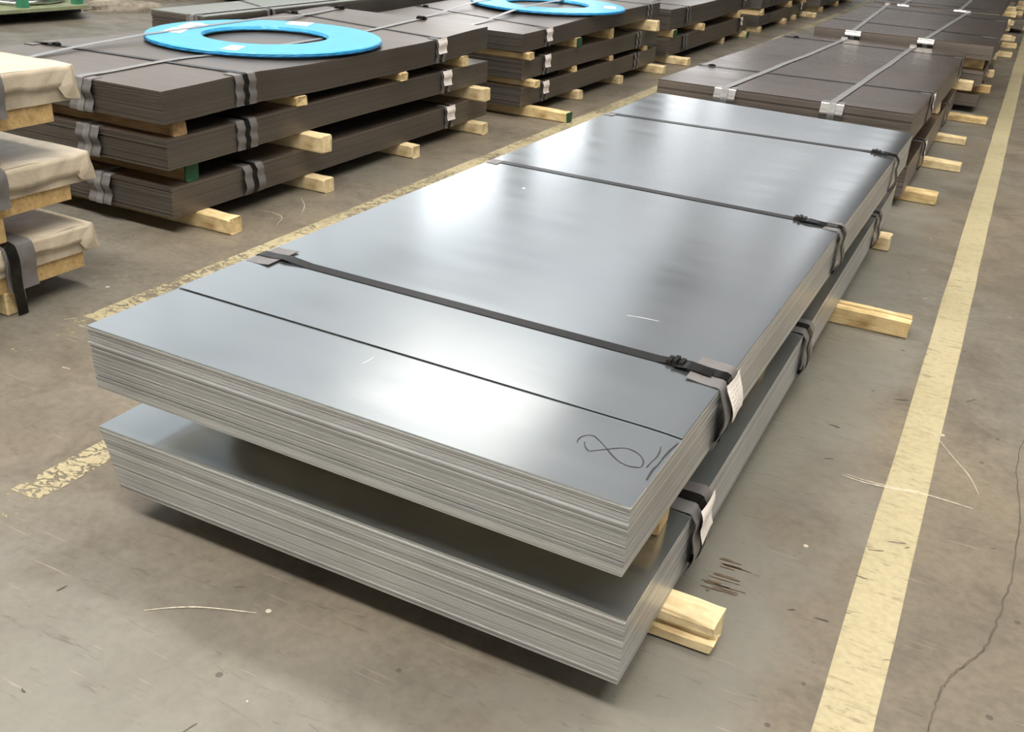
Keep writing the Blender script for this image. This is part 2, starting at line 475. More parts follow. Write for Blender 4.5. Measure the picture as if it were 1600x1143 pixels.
# ------------------------------------------------------------------ sheet packs
class Pack:
    """a strapped pack of steel sheets; world-space shape given by P(x, y, z-level)."""
    def __init__(s, label, x0, x1, y0, y1, zb, zt, kind='dark', sag=None, tilt=0.0, yaw=0.0, n=44, rag=.0022,
                 skew=0.0, top0=None, top_mat=None, group=None, name='sheet_pack'):
        s.x0, s.x1, s.y0, s.y1, s.zb, s.zt = x0, x1, y0, y1, zb, zt
        s.sag = sag or [(0, 0), (1, 0)]; s.tilt = tilt; s.yaw = yaw; s.skew = skew
        s.et, s.tt = {'galv': (GALV_EDGE, GALV_TOP), 'right_row': (LIT_EDGE, SHADED_TOP)}.get(kind, (DARK_EDGE, DARK_TOP))
        if top_mat: s.tt = top_mat
        s.root = thing(name, label, 'steel sheets', ((x0 + x1) / 2, (y0 + y1) / 2, zb + s.dz(y0)), group)
        s.body(n, rag, top0)

    def dz(s, y):
        t = min(1, max(0, (y - s.y0) / (s.y1 - s.y0)))
        for (a, za), (b_, zb) in zip(s.sag, s.sag[1:]):
            if t <= b_ + 1e-9:
                u = (t - a) / (b_ - a); u = u * u * (3 - 2 * u) if len(s.sag) > 2 else u
                return za + (zb - za) * u
        return s.sag[-1][1]

    def P(s, x, y, z):
        w = (s.x1 - x) / (s.x1 - s.x0)
        return Vector((x - s.yaw * (y - s.y0), y + s.yaw * (x - s.x1) * 0, z + s.dz(y) + s.tilt * w))

    def bottom(s, y): return s.zb + min(s.dz(y + d) for d in (-.05, -.025, 0, .025, .05))
    def top(s, y): return s.zt + max(s.dz(y + d) for d in (-.05, -.025, 0, .025, .05)) + max(0, s.tilt)

    def body(s, n, rag, top0):
        flat = len(s.sag) == 2 and s.sag[0][1] == s.sag[1][1]
        ny = 1 if flat else 14
        th = (s.zt - s.zb) / n
        V = []; F = []; T = []
        def layer(i, z0, z1, dx0, dx1, dy0, dy1, tint, y0=None):
            h = (z0 - s.zb) / (s.zt - s.zb)
            sk = s.skew * (1 - h)
            ya = (s.y0 if y0 is None else y0) + dy0; yb = s.y1 + dy1
            base = len(V)
            for k in range(ny + 1):
                y = ya + (yb - ya) * k / ny
                for x, z in ((s.x0 + dx0 + sk, z0), (s.x1 + dx1, z0), (s.x1 + dx1, z1), (s.x0 + dx0 + sk, z1)):
                    V.append(s.P(x, y, z)); T.append(tint)
            for k in range(ny):
                a = base + 4 * k; c = a + 4
                for j in range(4): F.append((a + j, a + (j + 1) % 4, c + (j + 1) % 4, c + j))
            F.append((base + 3, base + 2, base + 1, base)); e = base + 4 * ny
            F.append((e, e + 1, e + 2, e + 3))
        def top_layer(z0, z1, y0=None, droop=.0):
            ya = s.y0 if y0 is None else y0; yb = s.y1; W_ = .09; m = 14
            xs = [(s.x0 + (s.x1 - s.x0) * k / 6) for k in range(6)] + [s.x1 - W_ * (1 - k / 6) for k in range(7)]
            n_ = len(xs); NY = max(m, ny)
            d = lambda x: droop * max(0, (x - s.x1 + W_) / W_) ** 2
            for k in range(NY + 1):
                y = ya + (yb - ya) * k / NY
                for x in xs: V.append(s.P(x, y, min(z0, z1 - d(x) - .0010)))
                for x in xs: V.append(s.P(x, y, z1 - d(x)))
                T.extend([.5] * (2 * n_))
            for k in range(NY):
                a = 2 * n_ * k; c = a + 2 * n_
                for j in range(n_ - 1):
                    F.append((a + j + 1, a + j, c + j, c + j + 1)); F.append((a + n_ + j, a + n_ + j + 1, c + n_ + j + 1, c + n_ + j))
                F.append((a, a + n_, c + n_, c)); F.append((a + 2 * n_ - 1, a + n_ - 1, c + n_ - 1, c + 2 * n_ - 1))
            for j in range(n_ - 1):
                F.append((j, j + 1, n_ + j + 1, n_ + j)); e = 2 * n_ * NY; F.append((e + j + 1, e + j, e + n_ + j, e + n_ + j + 1))
        def sheet(nm):
            o = fix_normals(mk(nm, V, F, s.tt, s.root, smooth=True)); o.data.set_sharp_from_angle(angle=.5); return o
        dr = .0030 if s.tt is GALV_TOP else 0.0
        dx = dy = 0
        for i in range(n - 2 if s.tt is GALV_TOP else n - 1):
            r = rag * (1.7 if i > n * .72 else 1)
            dx = .15 * dx + random.gauss(0, r * .4); dy = .15 * dy + random.gauss(0, r * .5)
            if random.random() < .05: dy += random.choice((-1, 1)) * r * 1.2
            z0 = s.zb + th * i
            layer(i, z0, z0 + th * .86, -abs(dx) * .6, dx * .5, dy, dy * .3, 1.0 if i >= n - 3 else min(1, max(0, random.gauss(.5, .24))))
        o = fix_normals(mk('sheet_stack', V, F, s.et, s.root, kind='stuff', tint=T))
        z0 = s.zt - th
        V.clear(); F.clear(); T.clear()
        if top0 is None:
            top_layer(z0 - (th if dr else 0), s.zt, droop=dr)
            s.top_sheet = sheet('top_sheet')
        else:                                    # the uppermost sheet lies further back, the one below shows in front of it
            top_layer(z0 - th * .9, s.zt - .0017, droop=dr)
            s.second_sheet = sheet('second_sheet')
            s.second_sheet['label'] = 'second sheet showing in front of the top sheet'
            V.clear(); F.clear(); T.clear()
            top_layer(s.zt + .0003, s.zt + .0014, y0=top0, droop=dr)
            s.top_sheet = sheet('top_sheet')

    # -------- side profile of a corner protector: (distance down the side 0..1) -> outward offset
    def side(s, mode, t):
        if mode == 'bulge': return .004 + .020 * math.sin(math.pi * min(1, t * 1.02)) ** 1.3
        if mode == 'wave': return .005 + .010 * math.sin(math.pi * t * 2.0 + .4) * (1 - t) * 1.2 + .020 * max(0, math.sin(math.pi * (t - .32) / .68)) ** 1.2
        if mode == 'flat': return .003
        return .004 + .008 * math.sin(math.pi * t * 2.2) ** 2

    def prot_path(s, yl, side, mode, flange, off, depth=1.0, lift=0.0):
        """points (x, z) over the edge, from the top flange down the side"""
        sg = 1 if side == 'R' else -1; xe = s.x1 if side == 'R' else s.x0
        pts = [(xe - sg * flange, s.zt + .0025 + off + lift), (xe - sg * flange * .6, s.zt + .002 + off + lift * .3), (xe - sg * flange * .25, s.zt + .002 + off),
               (xe - sg * .006, s.zt + .0022 + off), (xe + sg * (.001 + off), s.zt - .0005 + off * .5), (xe + sg * (.004 + off), s.zt - .006)]
        H = (s.zt - s.zb) * depth
        for k in range(1, 12):
            t = k / 11
            pts.append((xe + sg * (s.side(mode, t) + off), s.zt - .006 - (H - .006) * t))
        return pts

    def cross_strap(s, yl, yr=None, mat=None, width=.034, right=None, left=None, mode='small', seal=None, tagged=False, flange=.055, pw=.115, pmat=None, lift=0.0):
        """steel band round the pack across its width, with corner protectors"""
        yr = yl if yr is None else yr; mat = mat or BLACK_BAND
        Y = lambda x: yl + (yr - yl) * (x - s.x0) / (s.x1 - s.x0)
        pp = pmat or PROT
        for sd, on in (('R', right), ('L', left)):
            if not on: continue
            path = s.prot_path(0, sd, mode if sd == 'R' else 'flat', flange, 0.0, 1.0 if sd == 'R' else .8, lift)
            ye = Y(s.x1 if sd == 'R' else s.x0)
            g = G(); g.ribbon([s.P(x, ye, z) for x, z in path], (0, 1 if sd == 'L' else -1, 0), pw, .0016)
            g.make('edge_protector', pp, s.root, smooth=False)
        # band loop
        pr = s.prot_path(0, 'R', mode if right else 'flat', flange + .012, .0028 if right else .0006, 1.0, lift)
        pl = s.prot_path(0, 'L', 'flat', flange + .012, .0028 if left else .0006, 1.0, lift)
        loop = [(x, z) for x, z in pl[::-1]]
        loop += [(s.x0 + (s.x1 - s.x0) * k / 8, s.zt + .0030) for k in range(1, 8)]
        loop += pr
        loop += [(s.x1 - .01, s.zb - .0015), (s.x0 + .01, s.zb - .0015)]
        pts = [s.P(x, Y(x), z) for x, z in loop]
        d = (pts[-1] - pts[-2]); wd = Vector((0, -1, 0))
        g = G(); g.ribbon(pts, wd, width, .0012, closed=True); g.make('strap', mat, s.root)
        if seal is not None:
            x = seal; y = Y(x); z = s.zt + .004
            g = G()
            for k, (dx, w, h) in enumerate(((-.014, .86, .008), (-.001, .98, .011), (.013, .84, .009))):
                a = s.P(x + dx, y, z)
                hw = width * w * .56
                g.add([a + Vector(p) for p in ((-.0065, -hw, 0), (.0065, -hw, 0), (.0065, hw, 0), (-.0065, hw, 0), (-.0045, -hw * .85, h), (.0045, -hw * .85, h), (.0045, hw * .85, h), (-.0045, hw * .85, h))],
                      [(3, 2, 1, 0), (4, 5, 6, 7), (0, 1, 5, 4), (1, 2, 6, 5), (2, 3, 7, 6), (3, 0, 4, 7)])
            g.make('strap_seal', mat, s.root)
            g = G(); sg = 1 if x > (s.x0 + s.x1) / 2 else -1
            g.ribbon([s.P(x + sg * q, y - .010 * (sg if sg > 0 else 1), z + zz) for q, zz in ((.0, .003), (.03, .007), (.06, .005), (.085, .002))], (0, -sg, 0), width, .0012)
            g.make('strap_tail', mat, s.root)
        if tagged:
            yc = Y(s.x1) + .004
            V = []; F = []; nu, nv = 5, 7
            hgt = min(.082, (s.zt - s.zb) * .72)
            for j in range(nv + 1):
                t = j / nv
                for i in range(nu + 1):
                    u = i / nu
                    off = max(.011, s.side(mode, t * hgt / (s.zt - s.zb)) + .0055) + .002 * t + .003 * math.sin(3.1 * u + 2 * t)
                    V.append(s.P(s.x1 + off, yc + (u - .5) * .10 + .004 * t, s.zt + .003 - hgt * t - .004 * u * t))
            for j in range(nv):
                for i in range(nu):
                    a = j * (nu + 1) + i; F.append((a, a + 1, a + nu + 2, a + nu + 1))
            o = mk('paper_tag', V, F, PAPER, s.root)
            md = o.modifiers.new('thickness', 'SOLIDIFY'); md.thickness = .0005
            o['label'] = 'white printed paper tag'

    def long_strap(s, xa, xb=None, mat=None, width=.032, front=True, seal=True, over=None, pmat=None, pw=.10, lift=0.0):
        """steel band along the length of the pack, over the near edge"""
        xb = xa if xb is None else xb; mat = mat or GREY_BAND
        X = lambda y: xa + (xb - xa) * (y - s.y0) / (s.y1 - s.y0)
        H = s.zt - s.zb
        def edge(off, fl):
            pts = [(s.y0 + fl, s.zt + .0025 + off), (s.y0 + fl * .5, s.zt + .002 + off), (s.y0 + .006, s.zt + .002 + off), (s.y0 - .002 - off, s.zt - .001 + off * .5), (s.y0 - .005 - off, s.zt - .007)]
            for k in range(1, 12):
                t = k / 11; pts.append((s.y0 - .004 - off - .014 * math.sin(math.pi * t * 1.6) ** 2, s.zt - .007 - (H - .007) * t))
            return pts
        if front:
            g = G(); g.ribbon([s.P(X(y), y, z) for y, z in edge(0, .05)], (-1, 0, 0), pw, .0016)
            g.make('edge_protector', pmat or PROT_BRIGHT, s.root)
        e = edge(.0028, .05)
        loop = [(y, z) for y, z in e[::-1]]
        m = 40
        for k in range(1, m):
            y = s.y0 + .05 + (s.y1 - s.y0 - .05) * k / m
            z = s.zt + .0035
            if over:
                for (ya, yb, zz) in over:
                    w = min(1, max(0, (y - ya + .7) / .7)) * min(1, max(0, (yb + .6 - y) / .6)); z += (zz - s.dz(y) - z) * w
            loop.append((y, z))
        loop += [(s.y1 - .002, s.zt + .002), (s.y1 + .004, s.zt - .004), (s.y1 + .004, s.zb + .004), (s.y1 - .004, s.zb - .0015), (s.y0 + .01, s.zb - .0015)]
        g = G(); g.ribbon([s.P(X(y), y, z) for y, z in loop], (-1, 0, 0), width, .0012, closed=True)
        g.make('strap', mat, s.root)
        if seal:
            g = G(); y = s.y1 - .05; a = s.P(X(y), y, s.zt + .004)
            for d, w, h in ((-.018, 1.1, .014), (.0, 1.3, .017), (.018, 1.15, .013)):
                hw = width * w * .6
                g.add([a + Vector(p) for p in ((-hw, d - .008, 0), (hw, d - .008, 0), (hw, d + .008, 0), (-hw, d + .008, 0), (-hw * .8, d - .005, h), (hw * .8, d - .005, h), (hw * .8, d + .005, h), (-hw * .8, d + .005, h))],
                      [(3, 2, 1, 0), (4, 5, 6, 7), (0, 1, 5, 4), (1, 2, 6, 5), (2, 3, 7, 6), (3, 0, 4, 7)])
            g.make('strap_seal', BLACK_BAND if seal == 'black' else PROT_EDGE, s.root)


def beam(label, x0, x1, yc, z0, z1, w=.085, mat=None, green=False, groove=0, group=None, skew=0.0, chew=.004, name='timber_bearer'):
    """sawn timber bearer lying across under a pack: chamfered, slightly crooked, some with grooves"""
    mat = mat or WOOD
    h = z1 - z0; r = .006
    sec = [(-w / 2 + r, 0), (w / 2 - r, 0), (w / 2, r), (w / 2, h - r), (w / 2 - r, h)]
    if groove == 1:      # rebate on the near face
        sec += [(-w / 2 + r, h), (-w / 2, h - r), (-w / 2, h * .62), (-w / 2 + .009, h * .58), (-w / 2 + .009, h * .42), (-w / 2 - .010, h * .38), (-w / 2 - .010, r)]
    elif groove == 2:    # groove in the top
        sec += [(w * .06, h), (w * .03, h - .010), (-w * .05, h - .010), (-w * .08, h - .002), (-w / 2 + r, h - .002), (-w / 2, h - r), (-w / 2, r)]
    else:
        sec += [(-w / 2 + r, h), (-w / 2, h - r), (-w / 2, r)]
    st = [x0, x0 + (x1 - x0) * .5, x1 - .16, x1 - .06, x1 - .012, x1]
    root = Vector(((x0 + x1) / 2, yc, z0))
    V = []; F = []; k = len(sec)
    for i, x in enumerate(st):
        for (a, z) in sec:
            j = chew if i >= 2 else 0
            e = 1 - .035 * (i == len(st) - 1)
            zz = z * e + (h * .017 if i == len(st) - 1 else 0)
            zz = min(h, max(0, zz + (random.uniform(-j, 0) if z > h * .7 and x > x1 - .10 else 0)))
            V.append((x + (random.uniform(-.004, .004) if i == len(st) - 1 else 0), yc + skew * (x - x1) + a * e + random.uniform(-j, j) * .4, z0 + zz))
    for i in range(len(st) - 1):
        for j in range(k): F.append((i * k + j, i * k + (j + 1) % k, (i + 1) * k + (j + 1) % k, (i + 1) * k + j))
    F.append(tuple(range(k - 1, -1, -1))); F.append(tuple(range((len(st) - 1) * k, len(st) * k)))
    o = fix_normals(mk(name, V, F, mat, loc=root))
    tag(o, label, 'timber', group); o['kind'] = 'thing'
    if green:
        e = len(st) - 1
        cap = [Vector(v) for v in V[e * k:]]
        cap2 = [v + Vector((.0025, 0, 0)) for v in cap]
        ring = [v + Vector((-.008, 0, 0)) for v in cap]
        cy = sum((v for v in cap), Vector()) / k
        grow = lambda v: Vector((v.x, cy.y + (v.y - cy.y) * 1.03, max(z0, min(z1 - .0002, cy.z + (v.z - cy.z) * 1.02))))
        vs = [grow(v) for v in ring] + [grow(v) for v in cap2]
        fs = [(j, (j + 1) % k, k + (j + 1) % k, k + j) for j in range(k)] + [tuple(range(k, 2 * k))]
        c = fix_normals(mk('painted_end', vs, fs, GREEN_PAINT, o)); c['label'] = 'green painted end'
    return o


ORD = ['first', 'second', 'third', 'fourth', 'fifth', 'sixth']

# ------------------------------------------------------------------ front stack: two galvanised packs
ML = Pack('lower galvanised steel sheet pack of the two in front, white tag near floor', -.018, 1.266, .0085, 3.60, .071, .2223, 'galv', n=54, rag=.0009, skew=.046)
ML.cross_strap(.452, right=True, mode='wave', tagged=True, flange=.085, pw=.125)
ML.cross_strap(1.56, right=True, mode='wave', flange=.07, pw=.12)
ML.cross_strap(3.02, right=True, mode='wave', flange=.06, pw=.115)
MU = Pack('upper galvanised steel sheet pack in front, with a marker scribble on its near corner', 0, 1.25, 0, 3.592, .315, .464, 'galv', n=54, rag=.0016, skew=.007, tilt=.0175, yaw=-.0102, top0=.268)
MU.cross_strap(.560, .568, right=True, left=True, mode='bulge', tagged=True, flange=.075, pw=.125, seal=1.135, lift=.004)
MU.cross_strap(1.815, 1.845, right=True, mode='wave', flange=.05, pw=.10, seal=1.12)
MU.cross_strap(2.92, 3.055, right=True, mode='wave', flange=.03, pw=.07, seal=1.17)
for y, on in ((1.80, 'second'), (2.90, 'third')):
    g = G(); g.ribbon([MU.P(x, y, z) for x, z in ((.045, .4675), (.02, .4672), (.004, .467), (-.002, .463), (-.003, .40))], (0, 1, 0), .055, .0014)
    g.make('edge_protector', PROT, MU.root)

# marker writing on the near right corner of the upper pack
W8 = [(1.090, .140), (1.086, .152), (1.088, .167), (1.096, .178), (1.107, .180), (1.123, .169), (1.141, .154), (1.160, .136), (1.180, .122), (1.197, .118), (1.209, .121), (1.218, .127), (1.219, .138), (1.214, .153), (1.202, .166), (1.189, .172), (1.176, .173), (1.164, .168), (1.149, .154), (1.133, .138), (1.120, .126), (1.110, .133), (1.104, .141), (1.100, .151)]
M2 = [(1.225, .217), (1.229, .201), (1.231, .178), (1.229, .156), (1.228, .134)]
M3 = [(1.2478, .250), (1.244, .220), (1.242, .188), (1.242, .155), (1.240, .134), (1.242, .095)]
th = (.464 - .315) / 54
g = G()
for pts, w in ((W8, .0014), (M2, .0014), (M3, .0021)):
    cp = curve_pts(pts, 6); vs = []
    for i, (x, y) in enumerate(cp):
        a = cp[max(i - 1, 0)]; c_ = cp[min(i + 1, len(cp) - 1)]; t = Vector((c_[0] - a[0], c_[1] - a[1], 0)).normalized()
        nrm = Vector((-t.y, t.x, 0)) * w * (.6 + .4 * math.sin(i * .19) ** 2)
        q = MU.P(x, y, (.464 - .0017) + .0005 - .0030 * max(0, (x - 1.16) / .09) ** 2)
        vs += [q - nrm, q + nrm]
    g.add(vs, [(2 * i, 2 * i + 1, 2 * i + 3, 2 * i + 2) for i in range(len(cp) - 1)])
o = g.make('marker_writing', INK, MU.second_sheet); o['label'] = 'black marker figure eight and two strokes'

# pale scratches and a speck on the upper pack
def top_mark(sheet, z, pts, w):
    g = G(); P_ = [MU.P(x, y, z) for x, y in pts]; vs = []
    for i, p in enumerate(P_):
        t = (P_[min(i + 1, len(P_) - 1)] - P_[max(i - 1, 0)]).normalized(); nrm = Vector((-t.y, t.x, 0)) * w * (.4 + .6 * math.sin(math.pi * (i + .5) / len(P_)))
        vs += [p - nrm, p + nrm]
    g.add(vs, [(2 * i, 2 * i + 1, 2 * i + 3, 2 * i + 2) for i in range(len(P_) - 1)])
    g.make('scratch', WHITE_PRINT, sheet)
top_mark(MU.second_sheet, .4629, [(.583, .184), (.585, .204), (.585, .222)], .0007)
top_mark(MU.top_sheet, .4660, [(.946, .755), (.984, .763), (1.023, .767)], .0008)
top_mark(MU.top_sheet, .4660, [(.254, 1.569), (.260, 1.565), (.266, 1.560)], .0045)

for i, (y, xe, gr, m, w) in enumerate(((.298, 1.381, 1, WOOD_PALE, .078), (1.27, 1.20, 0, WOOD, .08), (2.255, 1.527, 2, WOOD_STAINED, .082), (3.265, 1.322, 0, WOOD_PALE, .085))):
    beam('%s timber bearer on the floor under the galvanised packs%s' % (ORD[i], [', thick and rebated', ', tucked in', ', long with brown stains', ', short stub'][i]),
         .10, xe, y, 0, ML.bottom(y) - .0017, w, m, groove=gr)
for i, (y, xe) in enumerate(((.31, 1.228), (1.29, 1.205), (2.27, 1.21), (3.27, 1.20))):
    beam('%s timber bearer from the front in the gap between the two galvanised packs' % ORD[i], .12, xe, y, ML.top(y) + .0003, MU.bottom(y) - .0017, .08, WOOD_ORANGE if i == 0 else WOOD)

# ------------------------------------------------------------------ stacks of brown packs
def ends(kind, what, i, extra=''): return '%s timber bearer from the near end %s%s' % (ORD[i], what, extra)


# second stack of the right row
SAG_R2 = [(0, .020), (.35, .008), (.65, -.008), (1, -.014)]
R2L = Pack('lower brown sheet pack of the two-high stack right behind the galvanised packs', -.06, 1.268, 4.02, 7.12, .052, .218, 'right_row', n=40, sag=[(0, .01), (.5, .0), (1, 0)])
R2L.cross_strap(4.74, right=True, mode='wave', tagged=True, pw=.10)
R2L.cross_strap(6.25, right=True, mode='wave', pw=.10)
R2U = Pack('upper brown sheet pack with two grey lengthwise bands, right behind the galvanised packs', -.085, 1.245, 3.95, 7.15, .305, .470, 'right_row', n=40, sag=SAG_R2, yaw=-.008)
R2U.cross_strap(4.70, 4.76, right=True, mode='wave', tagged=True, width=.022, pw=.09, seal=-.01)
R2U.cross_strap(6.86, 6.80, right=True, mode='wave', width=.022, pw=.08, seal=.02)
R2U.long_strap(.292, .345, pw=.115, width=.036); R2U.long_strap(.852, .862, pw=.115, width=.036)
for i, (y, xe, w) in enumerate(((4.245, 1.432, .10), (5.13, 1.485, .10), (5.98, 1.449, .09), (6.88, 1.534, .10))):
    beam('%s floor bearer under the brown two-high stack behind the galvanised packs' % ORD[i], .0, xe, y, 0, R2L.bottom(y) - .0017, w, WOOD_STAINED if i in (0, 3) else WOOD_PALE, groove=2 if i == 3 else 0)
for i, (y, xe) in enumerate(((4.25, 1.20), (5.75, 1.255), (6.93, 1.375))):
    beam('%s bearer between the two brown packs right behind the galvanised packs' % ORD[i], .0, xe, y, R2L.top(y) + .0003, R2U.bottom(y) - .0017, .10, WOOD_PALE, groove=2 if i == 2 else 0)

# third stack of the right row, three high
R3 = [Pack('lowest and widest brown pack of the three-high stack, third right stack', .10, 1.424, 7.30, 10.20, .050, .142, 'right_row', n=22),
      Pack('middle brown pack of the three-high stack, third stack of the right row', .09, 1.416, 7.30, 10.18, .206, .322, 'right_row', n=26),
      Pack('top brown pack with grey bands on the third stack of the right row', .092, 1.443, 7.28, 10.2, .405, .512, 'right_row', n=26, sag=[(0, 0), (1, 0)])]
R3[2].cross_strap(8.10, 7.95, right=True, mode='wave', width=.025, pw=.09, flange=.12)
R3[2].cross_strap(9.75, 9.6, right=True, mode='wave', width=.022, pw=.09, flange=.10)
R3[2].long_strap(.40, .27, pw=.12, width=.036); R3[2].long_strap(.955, 1.06, pw=.12, width=.036)
R3[1].cross_strap(7.85, right=True, mode='wave', pw=.09)
R3[0].cross_strap(9.2, right=True, mode='wave', pw=.09)
for i, (y, xe) in enumerate(((7.9, 1.40), (8.8, 1.40), (9.7, 1.445))):
    beam('%s floor bearer under the third stack of the right row' % ORD[i], .2, xe, y, 0, R3[0].bottom(y) - .0017, .09, WOOD)
for i, (y, xe) in enumerate(((7.46, 1.49), (8.42, 1.470), (9.75, 1.43))):
    beam('%s bearer above the lowest pack of the third stack in the right row' % ORD[i], .2, xe, y, R3[0].top(y) + .0003, R3[1].bottom(y) - .0017, .09, WOOD_ORANGE if i == 0 else WOOD_PALE)
for i, (y, xe) in enumerate(((7.42, 1.40), (8.55, 1.42), (9.7, 1.42))):
    beam('%s bearer below the top pack of the third stack in the right row' % ORD[i], .2, xe, y, R3[1].top(y) + .0003, R3[2].bottom(y) - .0017, .09, WOOD)

# fourth and fifth stack of the right row
R4 = [Pack('lowest brown pack of the fourth stack in the right row', .10, 1.40, 10.62, 13.8, .06, .18, 'right_row', n=20),
      Pack('middle brown pack of the fourth stack in the right row', .09, 1.36, 10.62, 13.8, .24, .345, 'right_row', n=20),
      Pack('top brown pack of the fourth stack in the right row, with grey bands', .075, 1.342, 10.58, 13.8, .405, .502, 'right_row', n=20)]
R4[2].long_strap(.38, .36, pw=.12, width=.036); R4[2].long_strap(.955, .97, pw=.12, width=.036)
R4[2].cross_strap(10.95, 10.9, right=True, width=.03, pw=.1, flange=.15)
for lv, (ys, what) in enumerate((((11.4, 12.4, 13.25), 'on the floor under'), ((11.35, 12.5, 13.3), 'above the lowest pack of'), ((11.3, 12.4, 13.3), 'below the top pack of'))):
    for i, y in enumerate(ys):
        xe = ((1.55, 1.565, 1.523), (1.50, 1.44, 1.46), (1.44, 1.47, 1.44))[lv][i]
        z0 = 0 if lv == 0 else R4[lv - 1].top(y) + .0003
        beam('%s timber bearer %s the fourth stack in the right row' % (ORD[i], what), .2, xe, y, z0, R4[lv].bottom(y) - .0017, .12, WOOD_PALE if i != 1 else WOOD)
R5 = [Pack('lower brown pack of the farthest stack in the right row', .15, 1.57, 14.3, 17.4, .06, .19, 'right_row', n=16),
      Pack('upper brown pack of the farthest stack in the right row', .10, 1.40, 14.3, 17.4, .25, .40, 'right_row', n=16)]
for lv in (0, 1):
    for i, y in enumerate((14.9, 16.0, 17.05)):
        beam('%s timber bearer %s the farthest stack in the right row' % (ORD[i], ('on the floor under', 'between the packs of')[lv]), .25, (1.60, 1.62, 1.60)[i] - .08 * lv, y,
             0 if lv == 0 else R5[0].top(y) + .0003, R5[lv].bottom(y) - .0017, .13, WOOD_PALE)

# left row, first stack (three packs, blue ring on top)
SAG_T = [(0, -.004), (.2, .006), (.36, -.006), (.7, -.004), (1, .02)]
L1n = 'the nearest three-high brown stack on the left'
L1 = [Pack('lowest brown sheet pack of ' + L1n, -2.52, -1.302, 1.55, 4.27, .071, .198, n=34, rag=.0016),
      Pack('middle brown sheet pack of ' + L1n, -2.53, -1.302, 1.548, 4.262, .272, .396, n=34, sag=[(0, 0), (.5, .014), (1, .008)], rag=.0016),
      Pack('top brown sheet pack carrying the near blue ring', -2.51, -1.30, 1.545, 4.235, .460, .590, n=34, sag=SAG_T, rag=.0016)]
for k, p in enumerate(L1):
    ya = (2.045, 2.02, 2.025)[k]; yb = (3.79, 3.74, 3.67)[k]
    p.cross_strap(ya - (0, 0, .05)[k], ya, right=True, left=(k == 2), mode='small' if k else 'wave', pw=.13, flange=.06, seal=-2.38 if k == 2 else None, width=.03)
    p.cross_strap(yb + (0, 0, .18)[k], yb, right=True, mode='small', tagged=True, pw=.10, width=.028, seal=-2.46 if k == 2 else None)
    if k < 2: p.long_strap(-1.70 - .03 * k, pw=.13, width=.036, pmat=PROT, seal=False)
RZ1 = max(L1[2].top(2.3 + 1.15 * k / 10) for k in range(11)) + .0052
L1[2].long_strap(-1.735, -1.745, pw=.13, width=.036, pmat=PROT, seal='black')
L1[2].long_strap(-2.20, -2.37, pw=.13, width=.036, pmat=PROT, over=[(2.36, 3.36, RZ1 + .0228)], seal='black')
for i, (y, xe, m) in enumerate(((1.72, -1.125, WOOD), (2.455, -1.186, WOOD_PALE), (3.295, -1.215, WOOD_PALE), (4.06, -1.195, WOOD_PALE))):
    beam('%s timber bearer on the floor under %s' % (ORD[i], L1n), -2.45, xe, y, 0, L1[0].bottom(y) - .0017, .078, m, groove=0)
for i, (y, xe, gn) in enumerate(((1.70, -1.325, True), (2.435, -1.18, False), (4.075, -1.20, False))):
    beam('%s bearer above the lowest pack of %s%s' % (ORD[i], 'the nearest left stack', ', green end' if gn else ''), -2.45, xe, y, L1[0].top(y) + .0003, L1[1].bottom(y) - .0017, .078, WOOD_SHADED if gn else WOOD_PALE, green=gn)
for i, (y, xe) in enumerate(((1.64, -1.315), (2.40, -1.29), (3.28, -1.29), (3.95, -1.29))):
    beam('%s timber bearer right below the top pack of the nearest left stack' % ORD[i], -2.45, xe, y, L1[1].top(y) + .0003, L1[2].bottom(y) - .0017, .08, WOOD_SHADED if i == 0 else WOOD)

# left row, second stack
L2n = 'the second brown stack of the left row'
L2 = [Pack('lowest brown sheet pack of ' + L2n, -2.45, -1.235, 4.615, 7.29, .070, .200, n=28),
      Pack('middle brown sheet pack of ' + L2n, -2.45, -1.235, 4.615, 7.29, .250, .376, n=28, sag=[(0, 0), (1, -.012)]),
      Pack('top brown sheet pack carrying the far blue ring', -2.45, -1.235, 4.60, 7.27, .425, .540, n=28, sag=[(0, 0), (.5, .026), (1, .03)], top_mat=DARK_TOP)]
for k, p in enumerate(L2):
    p.cross_strap(4.98 + (0, 0, .30)[k], 4.98, right=True, mode='small', tagged=True, pw=.09, width=.024, seal=-2.37 if k == 2 else None)
    p.cross_strap(6.80 if k < 2 else 7.0, right=True, mode='small', pw=.11, width=.026)
RZ2 = max(L2[2].top(5.4 + 1.25 * k / 10) for k in range(11)) + .0052
L2[2].long_strap(-1.67, -1.80, width=.036, pw=.12, over=[(5.60, 6.45, RZ2 + .0228)]); L2[2].long_strap(-2.09, -2.15, width=.036, pw=.12, over=[(5.60, 6.45, RZ2 + .0228)])
for i, (y, xe, gn) in enumerate(((4.745, -.928, True), (5.535, -1.185, False), (6.39, -1.194, False), (7.165, -1.093, False))):
    beam('%s floor bearer under %s%s' % (ORD[i], L2n, ', green end' if gn else ''), -2.4, xe, y, 0, L2[0].bottom(y) - .0017, .078, WOOD_STAINED if gn else WOOD_PALE, green=gn)
for i, (y, xe) in enumerate(((4.72, -1.165), (5.49, -1.23), (6.22, -1.23), (7.0, -1.23))):
    beam('%s timber bearer above the lowest pack of %s' % (ORD[i], L2n), -2.4, xe, y, L2[0].top(y) + .0003, L2[1].bottom(y) - .0017, .078, WOOD)
for i, (y, xe, gn) in enumerate(((4.68, -1.20, False), (5.50, -1.215, True), (6.17, -1.23, False), (6.98, -1.135, False))):
    beam('%s bearer below %s%s' % (ORD[i], 'the top pack of the second left stack', ', green end' if gn else ''), -2.4, xe, y, L2[1].top(y) + .0003, L2[2].bottom(y) - .0017, .078, WOOD_PALE if i == 3 else WOOD, green=gn)

